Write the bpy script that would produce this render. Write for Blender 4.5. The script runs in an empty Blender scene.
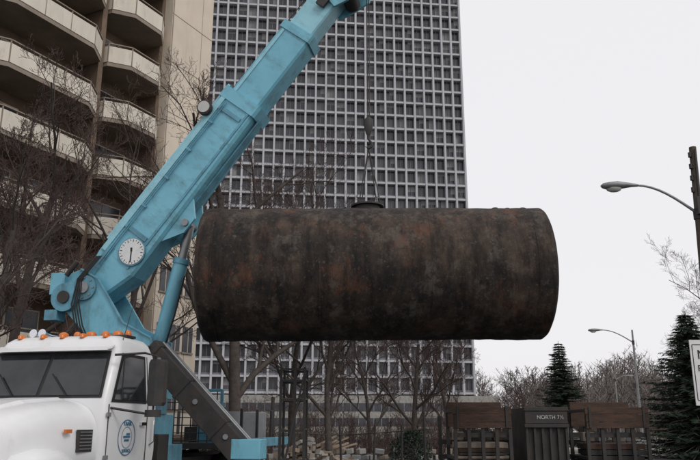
import bpy, math, random
from mathutils import Matrix, Vector, noise
V=Vector
scene=bpy.context.scene
# ------------------------------------------------------------------ materials
def mat(name,col,rough=.7,metal=0.,var=.25,scale=3.,col2=None,bump=0.,detail=6,spec=.5,stretch=None,lo=.35,hi=.65,grime=None,gscale=2.,gst=(1,1,.3),glo=.5,ghi=.75,gamt=.6):
    m=bpy.data.materials.new(name); m.use_nodes=True
    nt=m.node_tree; n=nt.nodes; l=nt.links; b=n['Principled BSDF']
    b.inputs['Roughness'].default_value=rough; b.inputs['Metallic'].default_value=metal
    b.inputs['Specular IOR Level'].default_value=spec
    tc=n.new('ShaderNodeTexCoord'); mp=n.new('ShaderNodeMapping')
    if stretch: mp.inputs['Scale'].default_value=stretch
    l.new(tc.outputs['Object'],mp.inputs['Vector'])
    nz=n.new('ShaderNodeTexNoise'); nz.inputs['Scale'].default_value=scale; nz.inputs['Detail'].default_value=detail
    nz.inputs['Roughness'].default_value=.65
    l.new(mp.outputs['Vector'],nz.inputs['Vector'])
    cr=n.new('ShaderNodeValToRGB'); cr.color_ramp.elements[0].position=lo; cr.color_ramp.elements[1].position=hi
    c2=col2 if col2 else tuple(c*(1-var) for c in col)
    cr.color_ramp.elements[0].color=(*c2,1); cr.color_ramp.elements[1].color=(*col,1)
    l.new(nz.outputs['Fac'],cr.inputs['Fac']); out=cr.outputs['Color']
    if grime:
        m2=n.new('ShaderNodeMapping'); m2.inputs['Scale'].default_value=gst; l.new(tc.outputs['Object'],m2.inputs['Vector'])
        g=n.new('ShaderNodeTexNoise'); g.inputs['Scale'].default_value=gscale; g.inputs['Detail'].default_value=9; g.inputs['Roughness'].default_value=.75
        l.new(m2.outputs['Vector'],g.inputs['Vector'])
        r=n.new('ShaderNodeMapRange'); r.inputs['From Min'].default_value=glo; r.inputs['From Max'].default_value=ghi; r.inputs['To Max'].default_value=gamt
        l.new(g.outputs['Fac'],r.inputs['Value'])
        mx=n.new('ShaderNodeMix'); mx.data_type='RGBA'; l.new(r.outputs['Result'],mx.inputs['Factor']); l.new(out,mx.inputs['A']); mx.inputs['B'].default_value=(*grime,1)
        out=mx.outputs['Result']
        r2=n.new('ShaderNodeMapRange'); r2.inputs['To Min'].default_value=rough; r2.inputs['To Max'].default_value=min(1,rough+.4)
        l.new(r.outputs['Result'],r2.inputs['Value']); l.new(r2.outputs['Result'],b.inputs['Roughness'])
    l.new(out,b.inputs['Base Color'])
    if bump:
        bp=n.new('ShaderNodeBump'); bp.inputs['Strength'].default_value=bump; bp.inputs['Distance'].default_value=.02
        n2=n.new('ShaderNodeTexNoise'); n2.inputs['Scale'].default_value=scale*5; n2.inputs['Detail'].default_value=5
        l.new(mp.outputs['Vector'],n2.inputs['Vector'])
        l.new(n2.outputs['Fac'],bp.inputs['Height']); l.new(bp.outputs['Normal'],b.inputs['Normal'])
    return m
M_blue=mat('crane_blue_paint',(.19,.49,.62),.4,scale=1.5,col2=(.15,.41,.53),bump=.04,grime=(.09,.15,.17),gscale=3.2,gst=(1,1,.45),glo=.50,ghi=.70,gamt=.65)
M_blued=mat('crane_blue_worn',(.13,.36,.48),.5,var=.3,scale=4,bump=.1,grime=(.07,.09,.09),gscale=4,glo=.48,ghi=.7,gamt=.7)
M_bluel=mat('crane_blue_light',(.30,.60,.70),.4,var=.15,scale=3,grime=(.12,.2,.22),gscale=4)
M_white=mat('white_truck_paint',(.74,.75,.76),.28,var=.08,scale=1.2,grime=(.34,.32,.29),gscale=1.6,glo=.55,ghi=.8,gamt=.5)
M_glass=mat('dark_glass',(.035,.04,.044),.06,col2=(.012,.014,.017),scale=1.4,spec=.6)
M_black=mat('black_rubber',(.015,.015,.016),.7,var=.3,scale=5)
M_dark=mat('dark_steel',(.032,.031,.031),.6,var=.4,scale=4,bump=.2,grime=(.085,.06,.045),gscale=4,gst=(1,1,.6),glo=.45)
M_steel=mat('grey_steel',(.28,.29,.3),.4,metal=.6,var=.3,scale=4)
M_galv=mat('galvanised_steel',(.28,.29,.30),.5,metal=.3,var=.25,scale=3)
M_chrome=mat('chrome',(.7,.7,.72),.15,metal=1,var=.05)
M_amber=mat('amber_lens',(.62,.17,.03),.25,var=.1)
M_signw=mat('sign_white',(.72,.73,.73),.5,var=.1,scale=6)
M_teal=mat('logo_blue',(.03,.16,.28),.5,var=.1)
M_bark=mat('bare_bark',(.08,.065,.057),.9,var=.5,scale=6)
M_bark2=mat('bare_twigs',(.10,.065,.057),.9,var=.4,scale=2)
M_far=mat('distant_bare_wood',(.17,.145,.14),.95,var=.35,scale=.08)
M_asph=mat('asphalt_surface',(.065,.064,.066),.9,var=.3,scale=.8,bump=.2)
M_grnd=mat('ground_dirt_grass',(.13,.115,.085),.95,col2=(.07,.075,.045),scale=.25,bump=.3)
M_conc=mat('concrete',(.34,.33,.31),.85,var=.3,scale=1.2,bump=.1)
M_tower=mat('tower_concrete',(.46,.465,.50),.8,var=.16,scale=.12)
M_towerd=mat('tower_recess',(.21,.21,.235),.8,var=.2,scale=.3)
M_cream=mat('cream_panel',(.66,.58,.48),.8,var=.1,scale=.6,grime=(.4,.34,.28),gscale=.9,gst=(1,1,.12),gamt=.5)
M_cream2=mat('cream_balcony',(.69,.64,.55),.7,var=.14,scale=1.5,stretch=(1,1,.3),grime=(.3,.26,.21),gscale=2.2,gst=(1,1,.25),glo=.55,gamt=.6)
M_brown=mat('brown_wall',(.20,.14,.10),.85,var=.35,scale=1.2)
M_slab=mat('slab_edge',(.29,.24,.195),.8,var=.3,scale=1)
M_ply=mat('weathered_plywood',(.10,.052,.034),.85,col2=(.045,.027,.02),scale=3,stretch=(1,1,4),bump=.4,grime=(.04,.035,.03),gscale=5,gst=(1,1,2),glo=.42)
M_wood=mat('pale_timber',(.33,.26,.19),.8,var=.4,scale=4)
M_needle=mat('spruce_needles',(.024,.042,.024),.9,col2=(.010,.02,.012),scale=2)
M_shrub=mat('shrub_leaves',(.05,.05,.03),.9,var=.5,scale=2)
M_wpole=mat('weathered_pole_wood',(.09,.07,.055),.9,var=.4,scale=3,stretch=(1,1,.1),bump=.3)
M_lens=mat('lamp_lens',(.5,.5,.48),.25,var=.1)
M_line=mat('road_paint',(.6,.6,.58),.7,var=.3,scale=2)
win=[mat('window_dark',(.06,.065,.08),.15,var=.3,scale=.3),mat('window_mid',(.105,.11,.125),.2,var=.3,scale=.3),  # pane colours lightened, with distance haze put into the base colour
     mat('window_blind',(.25,.25,.255),.5,var=.2,scale=.3),mat('window_black',(.038,.042,.052),.15,var=.2,scale=.3)]

def tank_mat():
    m=bpy.data.materials.new('rusty_tank_steel'); m.use_nodes=True
    nt=m.node_tree;n=nt.nodes;l=nt.links;b=n['Principled BSDF']
    b.inputs['Roughness'].default_value=.75; b.inputs['Specular IOR Level'].default_value=.25
    tc=n.new('ShaderNodeTexCoord')
    def nz(sc,det,rough=.65,st=(1,1,1),dist=0,off=(0,0,0)):
        mp=n.new('ShaderNodeMapping'); mp.inputs['Scale'].default_value=st; mp.inputs['Location'].default_value=off
        l.new(tc.outputs['Object'],mp.inputs['Vector'])
        t=n.new('ShaderNodeTexNoise'); t.inputs['Scale'].default_value=sc; t.inputs['Detail'].default_value=det
        t.inputs['Roughness'].default_value=rough; t.inputs['Distortion'].default_value=dist
        l.new(mp.outputs['Vector'],t.inputs['Vector']); return t
    def ramp(src,els):
        r=n.new('ShaderNodeValToRGB'); e=r.color_ramp.elements
        e[0].position=els[0][0]; e[0].color=(*els[0][1],1); e[1].position=els[-1][0]; e[1].color=(*els[-1][1],1)
        for p,c in els[1:-1]:
            q=e.new(p); q.color=(*c,1)
        l.new(src,r.inputs['Fac']); return r
    def mix(a,b_,fac,mode='MIX'):
        mx=n.new('ShaderNodeMix'); mx.data_type='RGBA'; mx.blend_type=mode
        if isinstance(fac,float): mx.inputs['Factor'].default_value=fac
        else: l.new(fac,mx.inputs['Factor'])
        l.new(a,mx.inputs['A'])
        if isinstance(b_,tuple): mx.inputs['B'].default_value=(*b_,1)
        else: l.new(b_,mx.inputs['B'])
        return mx.outputs['Result']
    a=nz(1.0,12,.76,(1,1,1),.2)
    col=ramp(a.outputs['Fac'],[(.37,(.013,.012,.012)),(.46,(.028,.023,.020)),(.54,(.048,.035,.027)),(.63,(.078,.056,.043))]).outputs['Color']
    # grey-tan flaked coating patches
    p1=ramp(nz(2.0,12,.82,(1,1,.8),.1,(5,2,1)).outputs['Fac'],[(.52,(0,0,0)),(.57,(1,1,1))]).outputs['Color']
    col=mix(col,(.105,.092,.08),mix(p1,(0.,0.,0.),.45))
    # rust
    p2=ramp(nz(1.5,12,.8,(1,1,.9),.2,(1,7,3)).outputs['Fac'],[(.54,(0,0,0)),(.60,(1,1,1))]).outputs['Color']
    col=mix(col,(.12,.05,.03),mix(p2,(0.,0.,0.),.5))
    # wet tar-black streaks
    s=ramp(nz(2.6,10,.78,(1.5,1,.3),.2).outputs['Fac'],[(.42,(.28,.28,.30)),(.55,(1.1,1.08,1.05))]).outputs['Color']
    col=mix(col,s,.8,'MULTIPLY')
    p3=ramp(nz(15,8,.75).outputs['Fac'],[(.58,(0,0,0)),(.64,(1,1,1))]).outputs['Color']
    col=mix(col,(.15,.12,.10),mix(p3,(0.,0.,0.),.55))
    l.new(col,b.inputs['Base Color'])
    bp=n.new('ShaderNodeBump'); bp.inputs['Strength'].default_value=.7; bp.inputs['Distance'].default_value=.02
    bn=nz(9,10,.78); l.new(bn.outputs['Fac'],bp.inputs['Height']); l.new(bp.outputs['Normal'],b.inputs['Normal'])
    return m
M_tank=tank_mat()

# ------------------------------------------------------------------ mesh builder
class MB:
    def __init__(s): s.v=[];s.f=[];s.m=[];s.sm=[];s.mats=[];s.M=Matrix.Identity(4)
    def mi(s,m):
        if m not in s.mats: s.mats.append(m)
        return s.mats.index(m)
    def add(s,vs,fs,m,smooth=False):
        o=len(s.v); k=s.mi(m)
        for p in vs: s.v.append(tuple(s.M@V(p)))
        for f in fs: s.f.append([i+o for i in f]); s.m.append(k); s.sm.append(smooth)
    def box(s,c,d,m,R=None):
        x,y,z=d[0]/2,d[1]/2,d[2]/2
        vs=[V((a*x,b*y,e*z)) for e in(-1,1) for b in(-1,1) for a in(-1,1)]
        if R: vs=[R@p for p in vs]
        vs=[p+V(c) for p in vs]
        s.add(vs,[(0,2,3,1),(4,5,7,6),(0,1,5,4),(2,6,7,3),(0,4,6,2),(1,3,7,5)],m)
    def beam(s,a,b,w,h,m,up=(0,0,1)):
        a=V(a);b=V(b);d=(b-a);L=d.length;x=d.normalized();y=V(up).cross(x)
        if y.length<1e-4:y=V((0,1,0)).cross(x)
        y.normalize();z=x.cross(y)
        R=Matrix((x,y,z)).transposed()
        s.box((a+b)/2,(L,w,h),m,R)
    def loft(s,secs,m,smooth=True,cap=True):
        k=len(secs[0]); vs=[p for q in secs for p in q]; fs=[]
        for i in range(len(secs)-1):
            for j in range(k):
                j2=(j+1)%k
                fs.append((i*k+j,i*k+j2,(i+1)*k+j2,(i+1)*k+j))
        s.add(vs,fs,m,smooth)
        if cap:
            s.add(secs[0],[tuple(range(k))[::-1]],m); s.add(secs[-1],[tuple(range(k))],m)
    def tubes(s,pts,rad,m,n=8,smooth=True,cap=True):
        secs=[];pts=[V(p) for p in pts]
        d0=(pts[1]-pts[0]).normalized()
        ref=V((0,0,1)) if abs(d0.z)<.9 else V((1,0,0))
        for i,p in enumerate(pts):
            a=pts[max(i-1,0)];b=pts[min(i+1,len(pts)-1)]
            d=(b-a).normalized(); x=ref.cross(d)
            if x.length<1e-3:x=V((0,1,0)).cross(d)
            x.normalize();y=d.cross(x)
            secs.append([p+(x*math.cos(2*math.pi*j/n)+y*math.sin(2*math.pi*j/n))*rad[i] for j in range(n)])
        s.loft(secs,m,smooth,cap)
    def tube(s,a,b,r,m,n=12,r2=None,cap=True): s.tubes([a,b],[r,r if r2 is None else r2],m,n,True,cap)
    def prism(s,poly,y0,y1,m):   # poly in xz
        k=len(poly)
        vs=[(p[0],y0,p[1]) for p in poly]+[(p[0],y1,p[1]) for p in poly]
        fs=[tuple(range(k)),tuple(range(2*k-1,k-1,-1))]+[(i,i+k,(i+1)%k+k,(i+1)%k) for i in range(k)]
        s.add(vs,fs,m)
    def prismz(s,poly,z0,z1,m):
        k=len(poly)
        vs=[(p[0],p[1],z0) for p in poly]+[(p[0],p[1],z1) for p in poly]
        fs=[tuple(range(k))[::-1],tuple(range(k,2*k))]+[(i,(i+1)%k,(i+1)%k+k,i+k) for i in range(k)]
        s.add(vs,fs,m)
    def obj(s,name,parent=None,bevel=0,fix=True):
        me=bpy.data.meshes.new(name); me.from_pydata(s.v,[],s.f)
        for m in s.mats: me.materials.append(m)
        me.polygons.foreach_set('material_index',s.m); me.polygons.foreach_set('use_smooth',s.sm)
        me.update()
        if fix and len(s.f)<60000:
            import bmesh
            bm=bmesh.new(); bm.from_mesh(me); bmesh.ops.recalc_face_normals(bm,faces=bm.faces[:]); bm.to_mesh(me); bm.free()
        o=bpy.data.objects.new(name,me); scene.collection.objects.link(o)
        if parent: o.parent=parent
        if bevel:
            b=o.modifiers.new('bevel','BEVEL'); b.width=bevel; b.segments=2; b.limit_method='ANGLE'; b.angle_limit=math.radians(50)
        return o
def empty(name,loc=(0,0,0)):
    o=bpy.data.objects.new(name,None); scene.collection.objects.link(o); o.empty_display_size=.3
    return o
def text(name,body,size,Mx,m,parent):
    c=bpy.data.curves.new(name,'FONT'); c.body=body; c.size=size; c.align_x='CENTER'; c.align_y='CENTER'; c.extrude=.003
    c.materials.append(m); o=bpy.data.objects.new(name,c); scene.collection.objects.link(o); o.matrix_world=Mx; o.parent=parent
    return o
def frame(o,x,y,z):
    R=Matrix((V(x),V(y),V(z))).transposed().to_4x4(); return Matrix.Translation(V(o))@R

# ------------------------------------------------------------------ ground
g=MB(); g.add([(-1500,-200,0),(1500,-200,0),(1500,3000,0),(-1500,3000,0)],[(0,1,2,3)],M_grnd); g.obj('ground')
p=MB(); p.add([(-40,-20,.004),(45,-20,.004),(45,44,.004),(-40,44,.004)],[(0,1,2,3)],M_asph)
p.obj('construction_yard_pavement')
r=MB(); r.add([(-200,52,.004),(300,52,.004),(300,63,.004),(-200,63,.004)],[(0,1,2,3)],M_asph)
for i in range(-20,40): r.box((i*6,57.5,.01),(3,.12,.004),M_line)
r.obj('street_road')
k=MB()
k.box((50,51.85,.07),(500,.3,.14),M_conc); k.box((50,63.15,.07),(500,.3,.14),M_conc)
k.box((50,50.2,.06),(500,3,.12),M_conc); k.obj('kerb_and_pavement')
h=MB(); nx,ny=60,12; vs=[];fs=[]
for j in range(ny+1):
    for i in range(nx+1):
        x=-400+i*20; y=170+j*30
        z=10*math.sin(math.pi*j/ny)*(.7+.5*noise.noise(V((x*.01,y*.01,0))))-.3
        vs.append((x,y,z))
for j in range(ny):
    for i in range(nx):
        a=j*(nx+1)+i; fs.append((a,a+1,a+nx+2,a+nx+1))
h.add(vs,fs,M_grnd,True); h.obj('hill')

# ------------------------------------------------------------------ tank
R=1.22; L=6.14; cx,cy,cz=.44,13.45,4.31
tk=empty('storage_tank')
N=96
TKM=Matrix.Translation((cx,cy,cz))@Matrix.Rotation(math.radians(1.2),4,'Z')@Matrix.Rotation(math.radians(-.5),4,'Y')
t=MB()
prof=[]
def P(x,r): prof.append((x,r))
P(-L/2-.10,.02);P(-L/2-.095,.5);P(-L/2-.07,.9);P(-L/2-.04,R-.09);P(-L/2-.01,R-.03);P(-L/2+.03,R)
for i in range(1,60): P(-L/2+.03+(L-.06)*i/60,R+.004*math.sin(i*1.7))
P(L/2-.03,R);P(L/2+.01,R-.03);P(L/2+.04,R-.09);P(L/2+.07,.9);P(L/2+.095,.5);P(L/2+.10,.02)
secs=[]
for x,rr in prof:
    q=[]
    for j in range(N):
        a=2*math.pi*j/N
        d=0 if rr<1.1 else .016*noise.noise(V((x*.9,math.cos(a)*1.5,math.sin(a)*1.5)))+.006*noise.noise(V((x*4,math.cos(a)*5,math.sin(a)*5)))
        q.append(V((x,(rr+d)*math.cos(a),(rr+d)*math.sin(a))))
    secs.append(q)
t.loft(secs,M_tank)
o_=t.obj('shell',tk); o_.matrix_world=TKM
t2=MB()
def ring(mb,x,r,w,th,m,n=80):
    s=[[V((x-w/2,(r)*math.cos(2*math.pi*j/n),(r)*math.sin(2*math.pi*j/n))) for j in range(n)],
       [V((x-w/2,(r+th)*math.cos(2*math.pi*j/n),(r+th)*math.sin(2*math.pi*j/n))) for j in range(n)],
       [V((x+w/2,(r+th)*math.cos(2*math.pi*j/n),(r+th)*math.sin(2*math.pi*j/n))) for j in range(n)],
       [V((x+w/2,(r)*math.cos(2*math.pi*j/n),(r)*math.sin(2*math.pi*j/n))) for j in range(n)]]
    mb.loft(s,m,False,False)
for x in(-.98,.95,L/2-.3,-L/2+.25): ring(t2,x,R-.01,.03,.018,M_tank)
t2.obj('weld_seams',tk).matrix_world=TKM
t3=MB()
t3.tube((-.10,0,R-.02),(-.10,0,R+.07),.24,M_dark,28); t3.tube((-.10,0,R+.07),(-.10,0,R+.10),.31,M_dark,28)
for x,s_ in((2.33,.8),(2.56,.7),(1.5,.5)): 
    t3.tube((x,0,R-.03),(x,0,R+.04*s_),.05*s_,M_dark,14); t3.tube((x,0,R+.035*s_),(x,0,R+.06*s_),.07*s_,M_dark,14)
for x in(-.28,.08): t3.prism([(x-.05,R+.08),(x+.05,R+.08),(x+.02,R+.17),(x-.02,R+.17)],-.015,.015,M_dark)
t3.obj('manhole_and_fittings',tk).matrix_world=TKM

# ------------------------------------------------------------------ crane truck
truck=empty('crane_truck')
T0=V((-4.66,11.25,0)); f=V((-.2095,-.9778,0)); lf=V((.9778,-.2095,0)); Z=V((0,0,1))
TM=frame(T0,f,lf,Z)
def rr(x0,x1,w,rad,z,n=5):
    pts=[]
    for (cx_,cy_,a0) in((x1-rad,w-rad,0),(x0+rad,w-rad,90),(x0+rad,-w+rad,180),(x1-rad,-w+rad,270)):
        for i in range(n+1):
            a=math.radians(a0+90*i/n); pts.append(V((cx_+rad*math.cos(a),cy_+rad*math.sin(a),z)))
    return pts
c=MB(); c.M=TM
c.loft([rr(-1.65,.03,1.10,.1,.7),rr(-1.66,.04,1.15,.1,1.2),rr(-1.65,.0,1.15,.12,1.95),rr(-1.6,-.36,1.07,.13,2.70),
        rr(-1.58,-.40,1.04,.14,2.78),rr(-1.55,-.44,1.01,.16,2.87),rr(-1.5,-.52,.95,.18,2.94),rr(-1.4,-.66,.84,.18,2.975)],M_white)
c.loft([[V((-.30,-1.0,2.735)),V((-.30,1.0,2.735)),V((-.2,.98,2.70)),V((-.2,-.98,2.70))],
        [V((-.40,-1.0,2.80)),V((-.40,1.0,2.80)),V((-.21,.98,2.725)),V((-.21,-.98,2.725))]],M_white,False)
def hs(x,w,zb,zt,n=22):
    pts=[]
    for i in range(n+1):
        a=math.pi*i/n; cc=math.cos(a); ss=math.sin(a)
        pts.append(V((x,w*math.copysign(abs(cc)**.5,cc),zb+(zt-zb)*ss**.42)))
    return pts
c.loft([hs(.02,1.08,.8,1.97),hs(.35,1.05,.8,1.95),hs(.9,.99,.78,1.90),hs(1.4,.93,.75,1.80),hs(1.75,.87,.72,1.68),hs(1.95,.8,.72,1.5),hs(2.02,.7,.75,1.35)],M_white)
c.loft([[V((x,w*y_,z+h_)) for y_,h_ in((-1,-.03),(-.8,.02),(.8,.02),(1,-.03))] for x,w,z in((.06,.5,1.975),(.9,.46,1.91),(1.5,.4,1.79),(1.75,.36,1.70))],M_white,False)
for sg in(1,-1):
    secs=[]
    for x,zt,w in((.35,1.0,.02),(.55,1.22,.22),(.9,1.33,.3),(1.3,1.33,.32),(1.65,1.25,.3),(1.9,1.05,.22),(2.0,.85,.1)):
        q=[];y0=.72
        for i in range(9):
            a=math.pi/2*i/8
            q.append(V((x,sg*(y0+(w+.2)*math.sin(a)),zt-.35+.35*math.cos(a)**.6 if i<8 else zt-.35)))
        q.append(V((x,sg*y0,zt-.35)))
        secs.append(q)
    c.loft(secs,M_white)
c.obj('cab_and_hood',truck)
d=MB(); d.M=TM
def slantx(z): return -(z-1.95)/.75*.36
def quad_front(y0,y1,z0,z1,off,m,y0t=None,y1t=None):
    y0t=y0 if y0t is None else y0t; y1t=y1 if y1t is None else y1t
    d.add([(slantx(z0)+off,y0,z0),(slantx(z0)+off,y1,z0),(slantx(z1)+off,y1t,z1),(slantx(z1)+off,y0t,z1)],[(0,1,2,3)],m)
quad_front(-1.06,1.06,1.99,2.70,.012,M_black,-.97,.97)
quad_front(.03,1.01,2.03,2.66,.02,M_glass,.03,.93); quad_front(-1.01,-.03,2.03,2.66,.02,M_glass,-.93,-.03)
for sg in(1,-1):
    def sy(z): return sg*(1.15-(z-1.95)/.75*.08)
    def side(poly,off,m): d.add([(x,sy(z)+sg*off,z) for x,z in poly],[tuple(range(len(poly)))],m)
    side([(-.12,1.93),(-1.22,1.93),(-1.22,2.68),(-.48,2.68)],.008,M_black)
    side([(-.2,1.97),(-1.16,1.97),(-1.16,2.63),(-.52,2.63)],.015,M_glass)
    d.beam((-.42,sg*1.155,1.98),(-.54,sg*1.09,2.62),.02,.03,M_black)
    for a,b in(((-.08,.75),(-.08,1.9)),((-1.28,.75),(-1.28,2.68)),((-.08,.75),(-1.28,.75))):
        if b[1]>2.5:
            d.beam((a[0],sg*1.154,a[1]),(a[0],sg*1.155,1.94),.012,.014,M_dark); d.beam((a[0],sg*1.155,1.95),(b[0],sg*1.075,b[1]),.012,.014,M_dark)
        else: d.beam((a[0],sg*1.153,a[1]),(b[0],sg*1.153,b[1]),.012,.014,M_dark)
    d.box((-1.12,sg*1.17,1.62),(.16,.05,.05),M_chrome)
    for z in(1.15,1.75): d.box((-.07,sg*1.165,z),(.09,.03,.06),M_galv)
    d.tubes([(-1.4,sg*1.16,1.3),(-1.4,sg*1.23,1.35),(-1.4,sg*1.2,2.3),(-1.4,sg*1.12,2.35)],[.015]*4,M_chrome,8)
    for i in range(6): d.box((.33+.0,sg*(1.07),1.28+i*.045),(.3,.03,.016),M_steel)
    d.box((.33,sg*1.045,1.39),(.34,.05,.30),M_dark)
    d.box((.72,sg*1.03,1.52),(.14,.04,.05),M_amber)
    d.tubes([(-.18,sg*1.12,2.62),(-.4,sg*1.5,2.66),(-.5,sg*1.64,2.62),(-.5,sg*1.64,1.80),(-.4,sg*1.55,1.77),(-.12,sg*1.13,1.85)],[.018]*6,M_dark,8)
    d.loft([[V((-.52+q[0],sg*(1.66)+q[1],z)) for q in ((-.05,-.15*e),(-.05,.15*e),(.03,.13*e),(.06,0),(.03,-.13*e))] for z,e in((1.88,.8),(1.93,1),(2.52,1),(2.57,.8))],M_dark,False)
    d.tube((-.5,sg*1.64,1.72),(-.5,sg*1.64,1.82),.12,M_dark,14)
    d.box((1.99,sg*.72,1.02),(.08,.3,.2),M_lens)
for y in(.5,-.4): d.beam((.03,y,2.02),(-.12,y-.35,2.35),.015,.02,M_black)
for i,y in enumerate((-.75,-.35,0,.35,.75)):
    d.loft([[V((-.54+.08*math.cos(a)*s,y+.045*math.sin(a)*s,z)) for a in[2*math.pi*j/14 for j in range(14)]] for z,s in((2.93,1),(2.98,.95),(3.0,.6))],M_amber)
d.box((-1.0,.25,2.985),(.3,1.35,.04),M_dark)
for y,rb_ in((-.3,.08),(-.05,.06),(.2,.09),(.46,.07),(.68,.09),(.86,.06)):
    d.loft([[V((-1.0+rb_*math.cos(a)*s,y+rb_*math.sin(a)*s,z)) for a in[2*math.pi*j/16 for j in range(16)]] for z,s in((3.0,1),(3.045,1),(3.075,.75),(3.09,.3))],M_amber)
for y in(-.68,-.52):
    d.tubes([(-1.4,y,3.03),(-.95,y,3.03),(-.8,y,3.04),(-.72,y,3.05)],[.025,.03,.045,.07],M_chrome,14); d.box((-1.2,y,2.98),(.04,.04,.1),M_dark)
d.tubes([(-.6,.98,2.8),(-.7,1.02,3.2),(-.9,1.04,3.75)],[.008,.006,.003],M_dark,5)
d.tube((-1.8,-.9,.9),(-1.8,-.9,2.75),.09,M_chrome,16); d.tube((-1.8,-.9,2.75),(-1.85,-.9,2.95),.06,M_steel,12)
for i in range(9): d.box((2.03,0,.82+i*.06),(.05,1.1,.025),M_chrome)
d.box((2.0,0,1.06),(.04,1.2,.6),M_dark)
d.box((2.2,0,.6),(.18,2.4,.3),M_chrome)
for y in(-.42,.42): d.box((-3.6,y,.85),(11.2,.09,.26),M_dark)
d.box((-.85,0,.55),(1.4,2.1,.08),M_dark)
for sg in(1,-1):
    d.tube((-.2,sg*.9,.62),(-1.4,sg*.9,.62),.28,M_steel,20)
def wheel(x,y,sg):
    w=.28
    d.loft([[V((x+r_*math.cos(2*math.pi*j/32),y+sg*o,.52+r_*math.sin(2*math.pi*j/32))) for j in range(32)] for o,r_ in((-w/2,.3),(-w/2,.47),(-w/2+.05,.52),(w/2-.05,.52),(w/2,.47),(w/2,.3))],M_black,True)
    d.loft([[V((x+r_*math.cos(2*math.pi*j/24),y+sg*o,.52+r_*math.sin(2*math.pi*j/24))) for j in range(24)] for o,r_ in((w/2-.01,.31),(w/2+.01,.29),(w/2-.07,.22),(w/2-.06,.12),(w/2+.04,.09),(w/2+.05,.02))],M_white,True)
for sg in(1,-1):
    wheel(1.2,sg*1.0,sg)
    for x in(-6.0,-7.3): wheel(x,sg*1.0,sg); wheel(x,sg*.68,sg)
d.obj('cab_fittings_and_chassis',truck,bevel=.006)
b=MB(); b.M=TM
b.box((-6.6,0,1.2),(4.6,2.4,.12),M_dark); 
for sg in(1,-1):
    b.box((-6.6,sg*1.22,1.22),(4.6,.04,.2),M_blued)
    for i in range(5): b.box((-4.5-i*1.02,sg*1.2,1.6),(.06,.06,.7),M_dark)
for i in range(13): b.box((-4.35,-1.1+i*.183,1.77),(.025,.025,1.05),M_dark)
for z in(1.3,1.45,1.6,1.75,1.9,2.05): b.box((-4.35,0,z),(.03,2.3,.02),M_dark)
b.box((-4.35,0,2.28),(.06,2.4,.06),M_blued)
for y in(-1.2,1.2): b.box((-4.35,y,1.77),(.06,.06,1.05),M_blued)
b.box((-4.7,.9,1.5),(.5,.5,.5),M_blued); b.box((-5.5,.5,1.42),(.9,.8,.3),M_dark)
for i in range(5): b.beam((-5,-.8+.15*i,1.3+.06*(i%2)),(-8.6,-.7+.15*i,1.34),.1,.1,M_wood)
b.tubes([(-6.2,.7,1.35),(-6.2,.7,1.9)],[.28,.28],M_galv,18)
b.tubes([(-8.6,.9,1.3),(-8.6,.9,2.3)],[.05,.05],M_dark,8); b.box((-7.6,.6,1.6),(.7,.7,.6),M_galv)
b.box((-3.0,0,1.0),(1.6,1.3,.5),M_blued); b.box((-3.0,0,1.5),(1.1,1.1,.6),M_blue)
b.tube((-3.0,0,1.8),(-3.0,0,2.1),.6,M_blued,28)
b.box((-2.25,.8,1.2),(.4,.4,.5),M_dark)
b.obj('flatbed_and_pedestal',truck,bevel=.01)
o=MB(); 
for sg in(1,-1):
    def W(y,z,x=-2.05): return TM@V((x,sg*y,z))
    a=W(.75,2.90); e=W(2.50,1.15); ft=W(3.5,.06)
    if sg==-1: a=W(.6,2.8)
    o.beam(a,e,.34,.40,M_dark); 
    dd=(e-a).normalized(); up_=V((0,0,1)); nn=(dd.cross(V((0,1,0)))).normalized()
    if nn.z<0: nn=-nn
    o.beam(e-dd*.25,ft+V((0,0,.08)),.24,.26,M_blue)
    for s1 in(.12,.95,1.9): o.beam(a+dd*s1,a+dd*(s1+.07),.37,.43,M_dark)
    for s1 in(-.12,.12): o.tubes([a+dd*.1+nn*.24+V((0,s1,0)),a+dd*1.2+nn*.235+V((0,s1,0)),e+nn*.24+V((0,s1,0))],[.022]*3,M_steel,8)
    for s1 in(.3,1.3,2.1): o.tube(a+dd*s1+V((0,-.2,0)),a+dd*s1+V((0,.2,0)),.045,M_steel,10)
    o.tube(W(3.52,.01),W(3.52,.07),.3,M_blued,20)
    o.box(W(2.62,1.22),(.5,.36,.32),M_blue,Matrix.Rotation(math.radians(-12),3,'Z'))
o.beam(TM@V((-2.05,-.7,2.72)),TM@V((-2.05,.85,2.76)),.34,.36,M_dark)
for y in(-.5,.5): o.beam(TM@V((-2.05,y,.9)),TM@V((-2.05,y,2.7)),.3,.25,M_dark,up=(1,0,0))
o.obj('outriggers',truck,bevel=.015)

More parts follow.
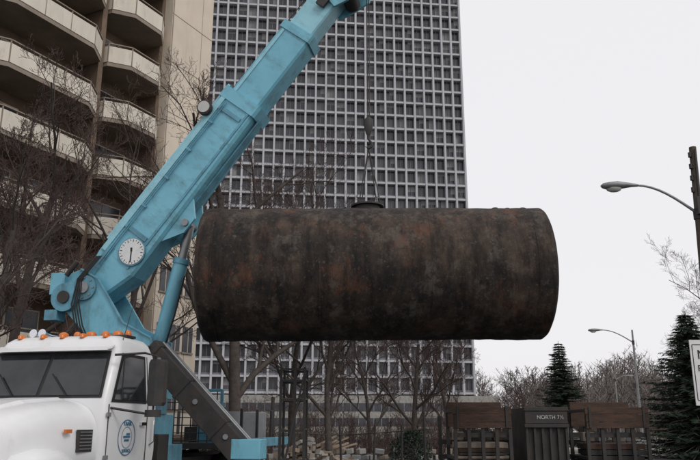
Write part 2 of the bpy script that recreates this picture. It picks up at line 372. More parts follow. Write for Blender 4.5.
hx=V((.983,-.183,0)).normalized(); hy=V((.183,.983,0)).normalized()
TT=V((-4.1,14.2,0)); UM=frame(TT,hx,hy,Z)
u=MB(); u.M=UM
pl=[(-1.5,4.0),(-1.42,4.35),(-1.0,4.5),(-.62,4.3),(-.05,3.45),(.55,3.15),(.62,2.1),(-.6,2.1),(-.75,3.2),(-1.2,3.65)]
for y in(-.46,.40): u.prism(pl,y,y+.06,M_blue)
for (p0,p1) in zip(pl[2:6],pl[3:7]):
    u.beam((p0[0],-.47,p0[1]),(p1[0],-.47,p1[1]),.06,.035,M_blued)
u.box((0,0,2.2),(1.25,.9,.25),M_blue)
u.box((-.1,0,2.75),(.95,.78,.85),M_blued)
u.tube((-.88,-.56,4.13),(-.88,.56,4.13),.11,M_steel,20)
u.tube((-.88,-.52,4.13),(-.88,-.47,4.13),.24,M_blued,24)
for i in range(8):
    a=2*math.pi*i/8; u.tube((-.88+.19*math.cos(a),-.54,4.13+.19*math.sin(a)),(-.88+.19*math.cos(a),-.52,4.13+.19*math.sin(a)),.02,M_steel,8)
u.tube((.45,-.5,2.85),(.45,.5,2.85),.09,M_steel,16)
u.tube((-1.25,-.34,3.95),(-1.25,.34,3.95),.24,M_dark,24)
u.tube((-1.25,-.56,3.95),(-1.25,-.47,3.95),.27,M_blued,24)
u.tube((-1.25,-.60,3.95),(-1.25,-.56,3.95),.12,M_dark,16)
u.box((-1.42,-.1,4.22),(.3,.9,.42),M_blue)
u.box((-1.50,-.40,3.62),(.26,.3,.2),M_blued); u.tube((-1.2,-.62,4.35),(-1.0,-.62,4.62),.05,M_dark,10)
for i in range(4): u.tubes([(-.75+.06*i,-.5,2.9),(-.95+.05*i,-.58,3.4),(-1.05+.05*i,-.60,3.8),(-1.0+.03*i,-.55,4.3),(-.7+.03*i,-.45,4.75)],[.016]*5,M_black,6)
u.box((-.2,-.52,3.0),(.3,.1,.5),M_blued); u.box((-.22,-.575,3.08),(.16,.02,.2),M_signw)
u.obj('turret',truck,bevel=.012)
B0=V((-4.95,14.36,4.13)); B1=V((-.39,13.5,10.16))
bd=(B1-B0).normalized(); by=V((-bd.y,bd.x,0)).normalized(); bu=bd.cross(by).normalized()
BM=frame(B0,bd,by,bu)
q=MB()
def sec(x,w,z0,z1,ch=.05): return [V((x,-w/2+ch,z0)),V((x,w/2-ch,z0)),V((x,w/2,z0+ch)),V((x,w/2,z1-ch)),V((x,w/2-ch,z1)),V((x,-w/2+ch,z1)),V((x,-w/2,z1-ch)),V((x,-w/2,z0+ch))]
q.loft([sec(-.35,.56,-.2,.18),sec(0,.62,-.3,.3),sec(.7,.64,-.54,.40),sec(1.3,.64,-.54,.40),sec(4.7,.64,-.46,.40)],M_blue,False)
q.loft([sec(4.55,.70,-.50,.44),sec(4.80,.70,-.50,.44)],M_blue,False)
q.loft([sec(4.6,.55,-.40,.32,.04),sec(6.5,.55,-.40,.32,.04)],M_blue,False)
q.loft([sec(6.42,.60,-.43,.36,.04),sec(6.60,.60,-.43,.36,.04)],M_blue,False)
q.loft([sec(6.5,.46,-.33,.26,.03),sec(7.75,.46,-.33,.26,.03)],M_bluel,False)
q.loft([sec(-.1,.68,.1,.28,.03),sec(.9,.68,.1,.28,.03)],M_blued,False)
for sgn in(-1,1):
    q.box((2.7,sgn*.332,.30),(3.9,.03,.10),M_bluel); q.box((2.7,sgn*.330,-.36),(3.9,.024,.05),M_blued)
    for x in(1.4,4.35): q.box((x,sgn*.333,-.03),(.09,.03,.56),M_blued)
    q.box((5.6,sgn*.285,.22),(1.6,.02,.06),M_bluel)
q.box((3.4,0,-.52),(2.4,.22,.03),M_blued)
q.box((2.9,-.2,.43),(3.9,.1,.06),M_bluel)
for k_ in range(2): q.tubes([(.5,-.35,.18-.04*k_),(2,-.36,.2-.04*k_),(4.5,-.36,.2-.04*k_)],[.011]*3,M_blued,6)
for x in(1.9,2.6,3.3,4.0): q.box((x,-.355,.18),(.04,.03,.12),M_blued)
for y in(-.22,.22): q.prism([(1.5,-.50),(2.6,-.49),(2.3,-.80),(1.95,-.80)],y-.03,y+.03,M_blue)
q.tube((2.12,-.3,-.70),(2.12,.3,-.70),.07,M_steel,14)
dx_,dz_=1.06,-.23
q.tube((dx_,-.325,dz_),(dx_,-.36,dz_),.28,M_blued,36); q.tube((dx_,-.355,dz_),(dx_,-.372,dz_),.255,M_signw,36)
q.beam((dx_,-.376,dz_),(dx_-.17,-.376,dz_-.12),.006,.025,M_black)
q.beam((dx_,-.375,dz_),(dx_+.06,-.375,dz_+.05),.006,.04,M_black)
for i in range(24):
    a=2*math.pi*i/24; r0_=.19 if i%2==0 else .215
    q.beam((dx_+r0_*math.cos(a),-.375,dz_+r0_*math.sin(a)),(dx_+.24*math.cos(a),-.375,dz_+.24*math.sin(a)),.006,.012,M_black)
q.tube((4.15,-.36,.44),(4.15,-.46,.44),.15,M_dark,24); q.tube((4.15,-.46,.44),(4.15,-.48,.44),.12,M_lens,20)
for y in(-.29,.23): q.prism([(7.35,-.36),(7.55,.32),(8.2,.44),(8.55,.1),(8.5,-.4),(8.0,-.66),(7.6,-.5)],y,y+.06,M_blue)
q.tube((8.25,-.2,-.1),(8.25,.2,-.1),.27,M_dark,28); q.tube((7.75,-.2,-.42),(7.75,.2,-.42),.16,M_dark,22); q.tube((8.0,-.2,.27),(8.0,.2,.27),.14,M_dark,20)
q.tube((7.75,-.36,-.3),(7.75,-.30,-.3),.11,M_dark,16); q.box((7.35,-.31,-.1),(.3,.06,.2),M_dark)
q.tube((8.25,-.33,-.1),(8.25,.33,-.1),.05,M_steel,12)
q.tubes([(.2,.05,.57),(8.0,.05,.44)],[.012,.012],M_dark,6)
q.obj('telescopic_boom',truck,bevel=.008).matrix_world=BM
lr=MB()
pa=UM@V((.45,0,2.85)); pb=BM@V((2.12,0,-.70)); dr=(pb-pa)
lr.tube(pa,pa+dr*.72,.14,M_blue,24); lr.tube(pa+dr*.70,pa+dr*.74,.16,M_blued,24); lr.tube(pa+dr*.6,pb,.085,M_steel,20)
ln_=V((.17,-.12,0)); lr.tubes([pa+ln_*.8+dr*.1,pa+ln_+dr*.3,pa+ln_+dr*.6],[.018]*3,M_black,6)
lr.obj('lift_ram',truck)
hk=MB(); X=.36; Y=13.45
top=BM@V((8.25,0,-.1)); zt=top.z
hk.tube((X-.02,Y,zt),(X-.01,Y,7.4),.012,M_dark,6); hk.tube((X+.03,Y,zt),(X+.02,Y,7.4),.012,M_dark,6)
hk.loft([[V((X+.085*s*math.cos(a),Y+.05*s*math.sin(a),z)) for a in[2*math.pi*j/16 for j in range(16)]] for z,s in((7.45,.3),(7.40,.9),(7.22,1.),(7.1,.6),(7.05,.3))],M_dark)
hk.tubes([(X,Y,7.08),(X,Y,6.98),(X+.06,Y,6.9),(X+.07,Y,6.84),(X,Y,6.78),(X-.06,Y,6.83)],[.016,.022,.026,.026,.022,.01],M_dark,8)
zt=cz+R+.15
for dx,dy in((-.19,-.05),(.21,-.05),(-.14,.1),(.16,.1)):
    hk.tube((X,Y,6.8),(X+dx,Y+dy,zt),.010,M_dark,6)
    hk.tube((X+dx,Y+dy,zt-.05),(X+dx,Y+dy,zt+.04),.02,M_dark,8)
hk.obj('hook_block_and_sling',truck)
lg=MB(); lg.M=TM
def disc(mb,x,y,z,r0,r1,m,n=40):
    vs=[];fs=[]
    for j in range(n):
        a=2*math.pi*j/n
        vs+= [(x+r0*math.cos(a),y,z+r0*math.sin(a)),(x+r1*math.cos(a),y,z+r1*math.sin(a))]
    for j in range(n): k2=(j+1)%n; fs.append((2*j,2*j+1,2*k2+1,2*k2))
    mb.add(vs,fs,m)
disc(lg,-.66,1.158,1.42,.25,.265,M_teal); disc(lg,-.66,1.158,1.42,.15,.158,M_teal)
lg.box((-.66,1.158,1.43),(.2,.004,.03),M_teal); lg.box((-.66,1.158,1.38),(.14,.004,.03),M_teal); lg.box((-.7,1.158,1.47),(.1,.004,.03),M_teal)
lg.obj('door_logo',truck)
text('logo_text','TANK',.09,TM@frame((-.66,1.16,1.62),(-1,0,0),(0,0,1),(0,1,0)),M_teal,truck)
text('logo_text_2','SERVICE',.07,TM@frame((-.66,1.16,1.225),(-1,0,0),(0,0,1),(0,1,0)),M_teal,truck)

# ------------------------------------------------------------------ apartment block
ap=empty('apartment_building')
e=V((.452,.892,0)); n_=V((.892,-.452,0)); AM=frame((-10.9,34,0),e,-n_,Z)   # local y = inward
FH=2.9; NF=12; H=NF*FH+1
rnd=random.Random(4)
a=MB(); a.M=AM
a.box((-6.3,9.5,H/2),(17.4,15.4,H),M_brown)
a.obj('core',ap)
a=MB(); a.M=AM
a.box((4.3,8.9,H/2+.3),(3.5,17.8,H+.6),M_cream)
for i in range(NF+1): a.box((4.3,-.004,i*FH+.35),(3.5,.02,.03),M_slab)
for i in range(NF*2): a.box((5.1,-.003,i*FH/2),(.02,.015,FH/2-.02),M_slab)
a.box((2.62,-.0,H/2),(.06,.04,H),M_slab)
a.box((-15.5,8.9,H/2),(2,17.8,H),M_cream)
a.obj('end_walls',ap)
a=MB(); a.M=AM
def balcony(x0,x1,z,ch):
    poly=[(x0,1.8),(x0,.35),(x0+ch,-.35),(x1-ch,-.35),(x1,.35),(x1,1.8)]
    a.prismz(poly,z-.2,z,M_slab)
    pts=poly[:]
    for i in range(5):
        p0=V((*pts[i],0));p1=V((*pts[i+1],0)); dn=(p1-p0).normalized(); L_=(p1-p0).length
        npan=max(1,int(L_/1.15))
        for j in range(npan):
            s0=p0.lerp(p1,j/npan)+dn*.025; s1=p0.lerp(p1,(j+1)/npan)-dn*.025
            a.beam(s0+V((0,0,z+.43)),s1+V((0,0,z+.43)),.05,.84,M_cream2)
            a.box(s0-dn*.025+V((0,0,z+.5)),(.05,.05,1.0),M_slab)
        a.beam(p0+V((0,0,z+1.0)),p1+V((0,0,z+1.0)),.08,.05,M_slab)
for i in range(NF):
    z=1.4+i*FH
    balcony(-1.45,2.3,z,.9)
    balcony(-8.4,-1.9,z,1.1)
    balcony(-14.3,-8.9,z,1.0)
    for k_ in range(3):
        x=rnd.uniform(-8,1.8); 
        if -1.9<x<-1.4: continue
        a.box((x,.9+rnd.random()*.5,z+.5),(rnd.uniform(.3,.7),.4,rnd.uniform(.8,1.3)),rnd.choice([M_slab,M_cream,M_brown,M_galv]))
a.obj('balconies',ap)
a=MB(); a.M=AM
for i in range(NF):
    z=1.4+i*FH
    for x0,w in((-1.0,2.6),(-7.6,2.6),(-4.5,1.8),(-13.5,3)):
        a.box((x0+w/2,1.76,z+1.1),(w,.06,2.1),M_cream)
        k3=rnd.choice(win); a.box((x0+w*.25+.03,1.72,z+1.1),(w/2-.12,.05,1.95),k3); k3=rnd.choice(win); a.box((x0+w*.75-.03,1.72,z+1.1),(w/2-.12,.05,1.95),k3)
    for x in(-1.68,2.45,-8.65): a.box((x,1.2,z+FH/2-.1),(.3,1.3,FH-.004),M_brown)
for i in range(3):
    for x in(3.3,4.3,5.3): a.box((x,-.02,3.0+i*2.9),(.75,.06,1.3),win[0]); a.box((x,-.03,2.3+i*2.9),(.9,.1,.08),M_slab); a.box((x,-.06,3.0+i*2.9),(.03,.03,1.3),M_cream)
a.obj('windows',ap)

# ------------------------------------------------------------------ high-rise
hr=empty('highrise_building')
yaw=math.radians(7)
ex=V((math.cos(yaw),math.sin(yaw),0)); ey=V((-math.sin(yaw),math.cos(yaw),0))
HM=frame((-31.5,146,0),ex,ey,Z)
a=MB(); a.M=HM
NC=26; CW=2.2; WT=NC*CW; NR=36; RH=3.15; ZB=7.5; HT=ZB+NR*RH
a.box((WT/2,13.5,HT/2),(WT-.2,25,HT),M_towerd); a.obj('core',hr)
a=MB(); a.M=HM
rnd=random.Random(9)
for r_ in range(NR):
    z=ZB+r_*RH
    for c_ in range(NC):
        x=c_*CW
        k3=rnd.choices(win,[4,3,1.0,4])[0]; k4=rnd.choices(win,[4,3,.8,4])[0]
        if rnd.random()<.6:k4=k3
        y=.95
        a.add([(x,y,z+.9),(x+CW/2,y,z+.9),(x+CW/2,y,z+RH),(x,y,z+RH)],[(0,1,2,3)],k3)
        a.add([(x+CW/2,y,z+.9),(x+CW,y,z+.9),(x+CW,y,z+RH),(x+CW/2,y,z+RH)],[(0,1,2,3)],k4)
        if rnd.random()<.3: 
            hb=rnd.uniform(.5,1.6); x0_=rnd.choice((.2,1.1)); a.add([(x+x0_,y-.02,z+RH-hb),(x+CW-.2,y-.02,z+RH-hb),(x+CW-.2,y-.02,z+RH),(x+x0_,y-.02,z+RH)],[(0,1,2,3)],win[2])
    for c_ in range(9):
        y=1+c_*2.8
        a.add([(WT-.08,y,z+.9),(WT-.08,y+2.8,z+.9),(WT-.08,y+2.8,z+RH),(WT-.08,y,z+RH)],[(0,1,2,3)],rnd.choice(win))
a.obj('windows',hr,fix=False)
a=MB(); a.M=HM
for c_ in range(NC+1): a.box((c_*CW,.35,(HT+ZB)/2),(.40,1.1,HT-ZB),M_tower)
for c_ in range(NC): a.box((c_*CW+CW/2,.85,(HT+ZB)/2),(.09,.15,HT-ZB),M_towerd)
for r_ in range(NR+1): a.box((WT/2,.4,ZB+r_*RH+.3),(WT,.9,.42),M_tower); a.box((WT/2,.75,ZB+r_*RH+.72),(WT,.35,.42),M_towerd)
for c_ in range(10): a.box((WT+.1,1+c_*2.8,(HT+ZB)/2),(.5,.5,HT-ZB),M_tower)
for r_ in range(NR+1): a.box((WT+.05,13.5,ZB+r_*RH+.35),(.35,25,.6),M_tower)
a.box((WT/2,13,HT+.8),(WT+1,27,1.6),M_tower)
a.obj('concrete_grid',hr)
a=MB(); a.M=HM
a.box((WT/2,10,3.6),(WT+8,26,7.2),M_conc)
for z in(2.2,5.0):
    a.box((WT/2,-3.05,z),(WT+7,.1,1.5),win[0])
    for c_ in range(43): a.box((-3+c_*1.5,-3.12,z),(.16,.08,1.5),M_towerd)
a.obj('podium',hr)

# ------------------------------------------------------------------ trees
def bare_tree(name,base,height,r0,seed,levels=5,kids=5,spread=.75,m=M_bark,upb=.25,lowfork=.25,minr=.006,lean=(0,0)):
    R_=random.Random(seed); mb=MB()
    def branch(p,dr_,L_,r_,lev):
        seg=4 if lev<2 else 3
        pts=[p];rad=[r_];d_=dr_.copy();cur=p.copy()
        for i in range(seg):
            w=.12+.09*lev
            d_=(d_+V((R_.uniform(-w,w),R_.uniform(-w,w),R_.uniform(-w,w)+upb*.12*lev))).normalized()
            cur=cur+d_*(L_/seg); pts.append(cur.copy()); rad.append(max(minr,r_*(1-.55*(i+1)/seg)))
        mb.tubes(pts,rad,m if lev<3 else M_bark2,(9 if lev==0 else 6 if lev<3 else 3),True,False)
        if lev>=levels: return
        nk=kids+(3 if lev==0 else 0)
        for i in range(nk):
            t_=(lowfork if lev==0 else .2)+(1-(lowfork if lev==0 else .2))*(i+R_.random()*.8)/nk
            t_=min(t_,.99); s_=t_*seg; k_=int(s_); fr=s_-k_
            q_=pts[k_].lerp(pts[k_+1],fr); ra=rad[k_]*(1-fr)+rad[k_+1]*fr
            ax=(pts[k_+1]-pts[k_]).normalized()
            az=R_.uniform(0,2*math.pi) if lev else i*2.4+R_.uniform(-.4,.4)
            x_=ax.orthogonal().normalized(); y_=ax.cross(x_)
            an=R_.uniform(.5,1.0)*spread*1.25
            nd=(ax*math.cos(an)+(x_*math.cos(az)+y_*math.sin(az))*math.sin(an)); nd.z+=upb*.4; nd.normalize()
            branch(q_,nd,L_*R_.uniform(.42,.68)*(1.1-.35*t_),max(minr,ra*.62),lev+1)
    branch(V(base),V((lean[0],lean[1],1)).normalized(),height*.62,r0,0)
    return mb.obj(name,fix=False)
bare_tree('bare_tree',(-4.1,28,0),19,.25,3,levels=5,kids=5,lowfork=.14)
bare_tree('bare_tree',(-.8,31,0),10.5,.15,8,levels=5,kids=5,lowfork=.15)
bare_tree('bare_tree',(-2.6,34,0),15,.16,9,levels=5,kids=5,lowfork=.15)
bare_tree('bare_tree',(-10.6,23,0),15.0,.2,15,levels=5,kids=5,lowfork=.15)
bare_tree('bare_tree',(-8.2,29,0),16,.17,21,levels=5,kids=4,lowfork=.25)
bare_tree('bare_tree',(-9.2,19,0),11,.13,33,levels=5,kids=5,lowfork=.15)
bare_tree('bare_tree',(3.2,38,0),9,.16,41,levels=5,kids=5,lowfork=.12)
bare_tree('bare_tree',(6.1,46,0),9.5,.14,43,levels=5,kids=5,lowfork=.12)
bare_tree('bare_tree',(1.2,46,0),10,.14,47,levels=5,kids=5,lowfork=.12)
bare_tree('bare_tree',(24.2,50,0),16.0,.14,52,levels=5,kids=5,lowfork=.15)
bare_tree('bare_tree',(31,62,0),13,.14,55,levels=5,kids=4,lowfork=.15)
bare_tree('bare_tree',(15.5,66,0),8,.12,57,levels=4,kids=5,lowfork=.15,minr=.012)

def conifer(name,base,H_,Rb,seed,dens=1.0):
    R_=random.Random(seed); mb=MB(); b_=V(base)
    mb.tubes([b_,b_+V((0,0,H_*.5)),b_+V((0,0,H_))],[H_*.02,H_*.012,.02],M_bark,8)
    nlev=int(30*dens)
    for i in range(nlev):
        t_=.04+.95*i/nlev; z=H_*t_; rr_=Rb*(1-t_)**.8*(1+.2*R_.uniform(-1,1))+.08
        nb=int(10+9*(1-t_))
        for j in range(nb):
            az=R_.uniform(0,6.283); ln=rr_*R_.uniform(.6,1.15); dz=-.22*ln
            dv=V((math.cos(az),math.sin(az),0)); pd=V((-dv.y,dv.x,0))
            tip=b_+dv*ln+V((0,0,z+dz+.12*ln)); st=b_+V((0,0,z))
            mb.tubes([st,tip],[.02,.006],M_bark,3,False,False)
            nc=max(5,int(ln*12))
            for k_ in range(nc):
                s_=(k_+.6)/nc; c0=st.lerp(tip,s_); c0.z-=.08*ln*math.sin(s_*3.1)
                w=.09*H_/7*(1.5-s_*.6)+.04
                for sg in(-1,1):
                    sz=w*R_.uniform(.8,1.9)
                    e1=(pd*sg*.9+dv*.6+V((0,0,R_.uniform(-.6,.15)))).normalized()
                    e2=V((R_.uniform(-1,1),R_.uniform(-1,1),R_.uniform(-1,1))).normalized()
                    mb.add([c0-e2*sz*.22,c0+e2*sz*.22,c0+e1*sz*1.6],[(0,1,2)],M_needle)
    return mb.obj(name,fix=False)
conifer('spruce_tree',(17.3,38,0),7.3,3.3,1,1.5)
conifer('spruce_tree',(25.2,90,0),11.5,4.0,2,1.3)

R_=random.Random(77); mb=MB()
for i in range(700):
    y=R_.uniform(120,245); x=R_.uniform(-.1,.62)*y+R_.uniform(-4,4) if i%5 else R_.uniform(-.6,-.1)*y
    if -38<x<31 and y<190: continue
    h_=(9.6+6*noise.noise(V((x*.03,y*.02,3)))+R_.uniform(-1.5,3))*(y/160)*.98
    if x/y>.33: h_*=1.12
    b_=V((x,y,-.2))
    mb.tubes([b_,b_+V((R_.uniform(-.4,.4),0,h_*.6)),b_+V((R_.uniform(-.8,.8),0,h_))],[.2,.12,.03],M_far,4,False,False)
    for k_ in range(34):
        t_=R_.uniform(.12,.95); st=b_+V((0,0,h_*t_)); az=R_.uniform(0,6.28); ln=h_*.34*R_.uniform(.5,1)*math.sin(math.pi*(t_*.85+.1))
        tip=st+V((math.cos(az)*ln,math.sin(az)*ln,ln*R_.uniform(.4,1.1)))
        mb.add([st+V((.08,0,0)),st-V((.08,0,0)),tip],[(0,1,2)],M_far)
        for q_ in range(7):
            s_=st.lerp(tip,R_.uniform(.25,1)); e_=s_+V((R_.uniform(-1,1),R_.uniform(-1,1),R_.uniform(-.2,1.3)))*ln*.35
            mb.add([s_+V((.055,0,0)),s_-V((.055,0,0)),e_],[(0,1,2)],M_far)
mb.obj('distant_trees',fix=False)

def thicket(name,x0,x1,y0,y1,hh,n,seed):
    R_=random.Random(seed); mb=MB()
    for i in range(n):
        x=R_.uniform(x0,x1); y=R_.uniform(y0,y1); h_=hh*R_.uniform(.4,1.1)*(.75+.5*noise.noise(V((x*.4,y*.3,seed))))
        p0=V((x,y,0)); lean=V((R_.uniform(-.35,.35),R_.uniform(-.3,.3),1))*h_
        p1=p0+lean*.5+V((R_.uniform(-.15,.15),0,0)); p2=p0+lean
        mb.tubes([p0,p1,p2],[.022,.014,.005],M_bark2,3,False,False)
        for k_ in range(9):
            s_=p0.lerp(p2,R_.uniform(.2,.95)); e_=s_+V((R_.uniform(-.5,.5),R_.uniform(-.4,.4),R_.uniform(.1,.6)))*h_*.4
            mb.tubes([s_,e_],[.010,.004],M_bark2,3,False,False)
            for m_ in range(2):
                s2=s_.lerp(e_,R_.uniform(.3,.9)); mb.add([s2+V((.008,0,0)),s2-V((.008,0,0)),s2+V((R_.uniform(-.3,.3),R_.uniform(-.2,.2),R_.uniform(0,.3)))*h_*.4],[(0,1,2)],M_bark2)
    mb.obj(name,fix=False)
thicket('bare_thicket',-9,9.5,40,47,3.2,650,5)
thicket('bare_thicket',-5.5,6,37,39,1.4,200,6)
thicket('bare_thicket',9,34,66,70,2.6,500,7)

def shrub(name,c_,rx,ry,h_,seed,m=M_shrub,nleaf=1800,sz=.07):
    R_=random.Random(seed); mb=MB(); c_=V(c_)
    for i in range(26):
        az=R_.uniform(0,6.28); q_=c_+V((math.cos(az)*rx*.8*R_.random(),math.sin(az)*ry*.8*R_.random(),h_*R_.uniform(.6,1)))
        mb.tubes([c_+V((math.cos(az)*.1,math.sin(az)*.1,0)),q_],[.015,.005],M_bark,3,False,False)
    for i in range(nleaf):
        az=R_.uniform(0,6.28); el=R_.uniform(-.1,1.5); rr_=R_.uniform(.6,1.0)*(1+.25*noise.noise(V((az*1.5,el*2,seed))))
        q_=c_+V((math.cos(az)*math.cos(el)*rx*rr_,math.sin(az)*math.cos(el)*ry*rr_,h_*.15+math.sin(el)*h_*.85*rr_))
        a_=V((R_.uniform(-1,1),R_.uniform(-1,1),R_.uniform(-1,1)))*sz; b2=V((R_.uniform(-1,1),R_.uniform(-1,1),R_.uniform(-1,1)))*sz
        mb.add([q_-a_,q_+a_,q_+b2*1.6],[(0,1,2)],m)
    return mb.obj(name,fix=False)
shrub('evergreen_shrub',(2.7,34,0),1.0,.9,1.5,1,M_needle,2800,.055)
shrub('evergreen_shrub',(-6.5,36,0),1.4,1.0,1.9,7,M_shrub,2000,.07)

# ------------------------------------------------------------------ street furniture
def street_lamp(base,H_,arm,side=-1,arm_end_dz=1.0,wood=False,lean=(0,0),poleH=None):
    mb=MB(); b_=V(base); poleH=poleH or H_
    top_=b_+V((lean[0],lean[1],poleH))
    def on(z): return b_.lerp(top_,z/poleH)
    mb.tubes([b_,on(poleH*.5),top_],[.15,.12,.10] if wood else [.12,.09,.06],M_wpole if wood else M_galv,14)
    za=H_-arm_end_dz; a0=on(za); pts=[];rad=[]
    for i in range(9):
        t_=i/8; pts.append(a0+V((side*arm*t_,0,arm_end_dz*math.sin(t_*math.pi/2)))); rad.append(.042-.012*t_)
    mb.tubes(pts,rad,M_galv,10)
    mb.tube(a0+V((0,0,-.15)),a0+V((0,0,.15)),.14 if wood else .09,M_dark,12)
    e_=pts[-1]; s=side
    secs=[]
    for x,w,zt_,zb_ in((-.05,.05,.04,-.04),(.12,.07,.06,-.05),(.3,.13,.09,-.08),(.55,.18,.11,-.12),(.8,.17,.09,-.13),(.95,.10,.05,-.09),(1.0,.04,.0,-.05)):
        secs.append([e_+V((s*x,w*math.cos(2*math.pi*j/14),(zt_ if math.sin(2*math.pi*j/14)>0 else -zb_)*math.sin(2*math.pi*j/14))) for j in range(14)])
    mb.loft(secs,M_galv)
    secs=[[e_+V((s*.64+.22*k_*math.cos(2*math.pi*j/16),.14*k_*math.sin(2*math.pi*j/16),-.09-z)) for j in range(16)] for z,k_ in((0,1),(.06,.9),(.1,.55))]
    mb.loft(secs,M_lens)
    if wood:
        for z in(poleH-.25,poleH-.6,poleH-.95,poleH-1.3):
            c1=on(z); mb.tube(c1+V((-.12,-.05,-.07)),c1+V((-.12,-.05,.07)),.05,M_dark,10); mb.box(c1+V((-.08,-.03,0)),(.1,.05,.04),M_dark)
        mb.tube(on(poleH-.1)+V((0,-.13,0)),on(1)+V((0,-.16,0)),.03,M_dark,8)
        mb.box(on(poleH-1.8)+V((0,-.17,0)),(.22,.14,.5),M_dark)
    return mb.obj('utility_pole_with_street_lamp' if wood else 'street_lamp',fix=False)
street_lamp((9.58,20,0),8.2,1.68,-1,.85,True,(.3,0),9.35)
street_lamp((20.2,53,0),8.2,2.15,-1,.9)
street_lamp((31,88,0),7.2,1.2,1,.5)

sg_=MB(); 
sg_.box((6.68,14,1.5),(.06,.04,3.4),M_galv); sg_.box((6.68,13.965,2.55),(.62,.02,1.2),M_signw)
for z0,z1 in((3.05,3.07),(2.03,2.05)): sg_.box((6.68,13.953,(z0+z1)/2),(.54,.004,.015),M_black)
for x in(6.41,6.95): sg_.box((x,13.953,2.55),(.015,.004,1.0),M_black)
so=sg_.obj('parking_sign')
for tx,z,s_ in(('NO',2.87,.24),('PARK',2.62,.17),('M-F',2.44,.17),('2',2.21,.24)):
    text('sign_text',tx,s_,frame((6.68,13.95,z),(1,0,0),(0,0,1),(0,-1,0)),M_black,so)

def stake_rack(name,x0,x1,y,z1,seed,dep=1.1):
    R_=random.Random(seed)
    mb=MB(); w=x1-x0
    for yy in(y,y+dep):
        for i in range(5):
            x=x0+.03+(w-.06)*i/4; mb.box((x,yy,z1/2-.02),(.07,.06,z1-.04+R_.uniform(-.02,.03)),M_dark,Matrix.Rotation(R_.uniform(-.01,.01),3,'Y'))
        for z in(.3,z1*.45,z1*.72): mb.box(((x0+x1)/2,yy+.05,z),(w,.04,.09),M_dark)
    for x in(x0+.02,x1-.02):
        for z in(.3,z1*.5,z1-.08): mb.box((x,y+dep/2,z),(.05,dep-.08,.06),M_dark)
    # boards split into planks, uneven
    zc=z1-.02
    for hh in(.13,.15,.12):
        mb.box(((x0+x1)/2+R_.uniform(-.015,.03),y-.05+R_.uniform(-.004,.004),zc-hh/2),(w+R_.uniform(-.05,.03),.025,hh-.006),M_ply,Matrix.Rotation(R_.uniform(-.012,.012),3,'Y')); zc-=hh
    for x in(x0+.08,x1-.1): mb.box((x,y-.075,z1-.2),(.05,.02,.42),M_dark)
    mb.box(((x0+x1)/2+.02,y+dep-.06,z1-.14),(w,.025,.5),M_ply)
    mb.box(((x0+x1)/2,y+dep/2,.34),(w-.1,dep-.1,.05),M_ply)
    z=.4
    while z<z1*.62:
        hh=R_.uniform(.04,.11); mb.box(((x0+x1)/2+R_.uniform(-.05,.05),y+dep/2,z+hh/2),(w-.16+R_.uniform(-.06,.06),dep-.2,hh),R_.choice([M_ply,M_dark,M_dark,M_dark,M_ply,M_slab]),Matrix.Rotation(R_.uniform(-.03,.03),3,'Z')); z+=hh+.012
    for k_ in range(4):
        s_=R_.uniform(.1,.22); mb.box((x0+.18+k_*(w-.36)/3,y+dep*.5+R_.uniform(-.2,.2),z+s_/2+.03),(s_*1.3,s_,s_),R_.choice([M_galv,M_slab,M_dark,M_ply]),Matrix.Rotation(R_.uniform(-.6,.6),3,'Z'))
    return mb.obj(name,bevel=.004)
stake_rack('steel_stake_rack',2.03,3.17,15,1.96,1)
stake_rack('steel_stake_rack',4.62,5.86,15,1.96,2)
ct=MB(); x0,x1,y0,z1=3.44,4.32,15.1,1.95
ct.box(((x0+x1)/2,y0+1.2,z1/2+.05),(x1-x0-.06,2.3,z1-.12),M_dark)
for i in range(6): ct.box((x0+.05+(x1-x0-.1)*i/5,y0+.02,z1/2),(.05,.06,z1-.1),M_dark)
for z in(.15,z1-.04,z1-.36): ct.box(((x0+x1)/2,y0-.01,z),(x1-x0,.08,.07),M_dark)
ct.box(((x0+x1)/2,y0-.025,z1-.2),(.84,.012,.24),M_dark)
co=ct.obj('steel_container',bevel=.006)
text('container_text','NORTH 7½',.105,frame((3.96,y0-.036,z1-.2),(1,0,0),(0,0,1),(0,-1,0)),M_line,co)
tr=MB()
for z in(.95,1.25): tr.box((4.0,16.6,z),(4.2,.08,.1),M_dark)
for i in range(9): tr.box((1.95+i*.51,16.6,.9),(.07,.07,1.8),M_dark)
tr.box((4.0,16.66,.55),(4.2,.05,.5),M_ply)
tr.obj('steel_trailer_frame')

rk=MB()
for x,y in((-1.28,14),(-1.02,14),(-.84,14),(-1.28,14.7),(-.84,14.7)):
    rk.box((x,y,1.32),(.05,.05,2.64),M_dark)
for z in(.4,.95,1.5,2.05,2.4,2.61):
    rk.box((-1.06,14,z),(.42,.04,.04),M_dark); rk.box((-1.06,14.7,z),(.42,.04,.04),M_dark); rk.box((-1.28,14.35,z+.03),(.035,.64,.035),M_dark); rk.box((-.84,14.35,z+.03),(.035,.64,.035),M_dark)
rk.beam((-1.28,13.96,.5),(-.84,13.96,2.55),.03,.04,M_dark)
rk.obj('steel_ladder_frame')

# a few leaning stakes and pipes in the yard
st=MB(); R_=random.Random(8)
for x,y,hh in((-2.9,19,1.9),(-2.4,19.4,1.75),(-.2,20,1.6),(.6,20.5,1.75),(1.3,19.5,1.6),(1.75,18,2.0)):
    st.tube((x,y,0),(x+R_.uniform(-.08,.08),y+R_.uniform(-.05,.05),hh),.03,M_dark,8)
st.tube((-3.0,19,1.45),(-.1,20,1.35),.012,M_dark,6); st.tube((-.1,20,1.35),(1.8,18,1.5),.012,M_dark,6)
st.obj('rope_barrier')

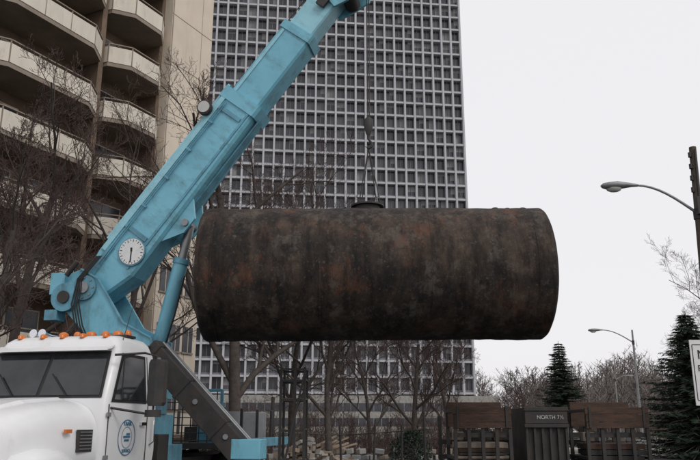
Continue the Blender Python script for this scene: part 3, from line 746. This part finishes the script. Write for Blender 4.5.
w=MB(); R_=random.Random(12)
for i in range(22):
    for j in range(2):
        if R_.random()<.15: continue
        s1=R_.uniform(.25,.46); w.box((-3.5+i*.42+R_.uniform(-.08,.08)+.2*j,36+R_.uniform(-.15,.15),.15+.27*j),(s1,.45,R_.uniform(.18,.27)),R_.choice([M_conc,M_galv,M_slab]),Matrix.Rotation(R_.uniform(-.2,.2),3,'Y')@Matrix.Rotation(R_.uniform(-.4,.4),3,'Z'))
w.obj('low_stone_wall',bevel=.03)
gr=MB()
for i in range(18): gr.box((-2+i*2,47,.4),(.12,.12,.8),M_galv)
gr.box((15,46.92,.62),(36,.04,.3),M_galv); gr.obj('guard_rail')
rb=MB()
for i in range(220):
    x=R_.gauss(-1.7,1.0); y=R_.gauss(31.5,.6); hh=max(.05,1.2-.5*abs(x+1.7)-.5*abs(y-31.5))
    R3=Matrix.Rotation(R_.uniform(0,3),3,'Z')@Matrix.Rotation(R_.uniform(-.6,.6),3,'X')
    rb.box((x,y,R_.uniform(.05,1)*hh),(R_.uniform(.12,.4),R_.uniform(.1,.3),R_.uniform(.06,.22)),R_.choice([M_conc,M_wood,M_slab,M_brown,M_conc]),R3)
for i in range(9): rb.beam((R_.uniform(-3,-1.5),31+R_.random(),.3),(R_.uniform(-1.2,.3),31.4+R_.random(),R_.uniform(.5,1.3)),.15,.06,M_wood)
rb.obj('rubble_pile')

def car(base,yawd,m):
    mb=MB(); mb.M=Matrix.Translation(base)@Matrix.Rotation(math.radians(yawd),4,'Z')
    mb.loft([rr(-2.2,2.2,.84,.25,.28),rr(-2.28,2.28,.9,.3,.55),rr(-2.2,2.2,.88,.3,.82),rr(-2.1,1.9,.84,.3,.95)],m)
    mb.loft([rr(-1.75,1.1,.78,.2,.93),rr(-1.2,.45,.66,.2,1.36)],M_glass); mb.loft([rr(-1.22,.47,.67,.2,1.35),rr(-1.1,.3,.58,.2,1.43)],m)
    for x in(-1.4,1.4):
        for s in(-1,1):
            mb.tube((x,s*.7,.33),(x,s*.93,.33),.33,M_black,22); mb.tube((x,s*.92,.33),(x,s*.94,.33),.2,M_galv,16)
    for s in(-1,1): mb.box((2.22,s*.6,.68),(.1,.35,.14),M_lens); mb.box((-2.23,s*.62,.72),(.1,.32,.14),M_ply)
    for s in(-1,1): mb.beam((-.4,s*.775,.94),(-.4,s*.67,1.36),.04,.07,m)
    return mb.obj('parked_car')
car((10.3,54,0),0,M_signw); car((5.3,60,0),180,M_galv); car((16.2,60,0),180,M_dark)

# ------------------------------------------------------------------ camera, light, world
cam=bpy.data.cameras.new('camera'); co_=bpy.data.objects.new('camera',cam); scene.collection.objects.link(co_)
cam.lens=38.0; cam.sensor_width=36; cam.clip_end=5000; cam.clip_start=.1
co_.location=(0,0,1.6); co_.rotation_euler=(math.radians(90+14.8),0,0); scene.camera=co_
el=math.radians(42); az=math.radians(140)
sd=V((math.sin(az)*math.cos(el),math.cos(az)*math.cos(el),math.sin(el)))
s=bpy.data.lights.new('sun','SUN'); s.energy=.9; s.angle=math.radians(18); s.color=(1,.96,.9)
so_=bpy.data.objects.new('sun',s); scene.collection.objects.link(so_); so_.rotation_euler=sd.to_track_quat('Z','Y').to_euler()
w_=bpy.data.worlds.new('World'); scene.world=w_; w_.use_nodes=True; nt=w_.node_tree; bg=nt.nodes['Background']
sk=nt.nodes.new('ShaderNodeTexSky'); sk.sky_type='NISHITA'; sk.sun_disc=False; sk.sun_elevation=el; sk.sun_rotation=az; sk.dust_density=4
mx=nt.nodes.new('ShaderNodeMix'); mx.data_type='RGBA'; mx.inputs['Factor'].default_value=.88
nt.links.new(sk.outputs['Color'],mx.inputs['A']); mx.inputs['B'].default_value=(9.6,9.4,9.6,1)
nt.links.new(mx.outputs['Result'],bg.inputs['Color']); bg.inputs['Strength'].default_value=.1
scene.view_settings.view_transform='Standard'; scene.view_settings.look='None'; scene.view_settings.exposure=0
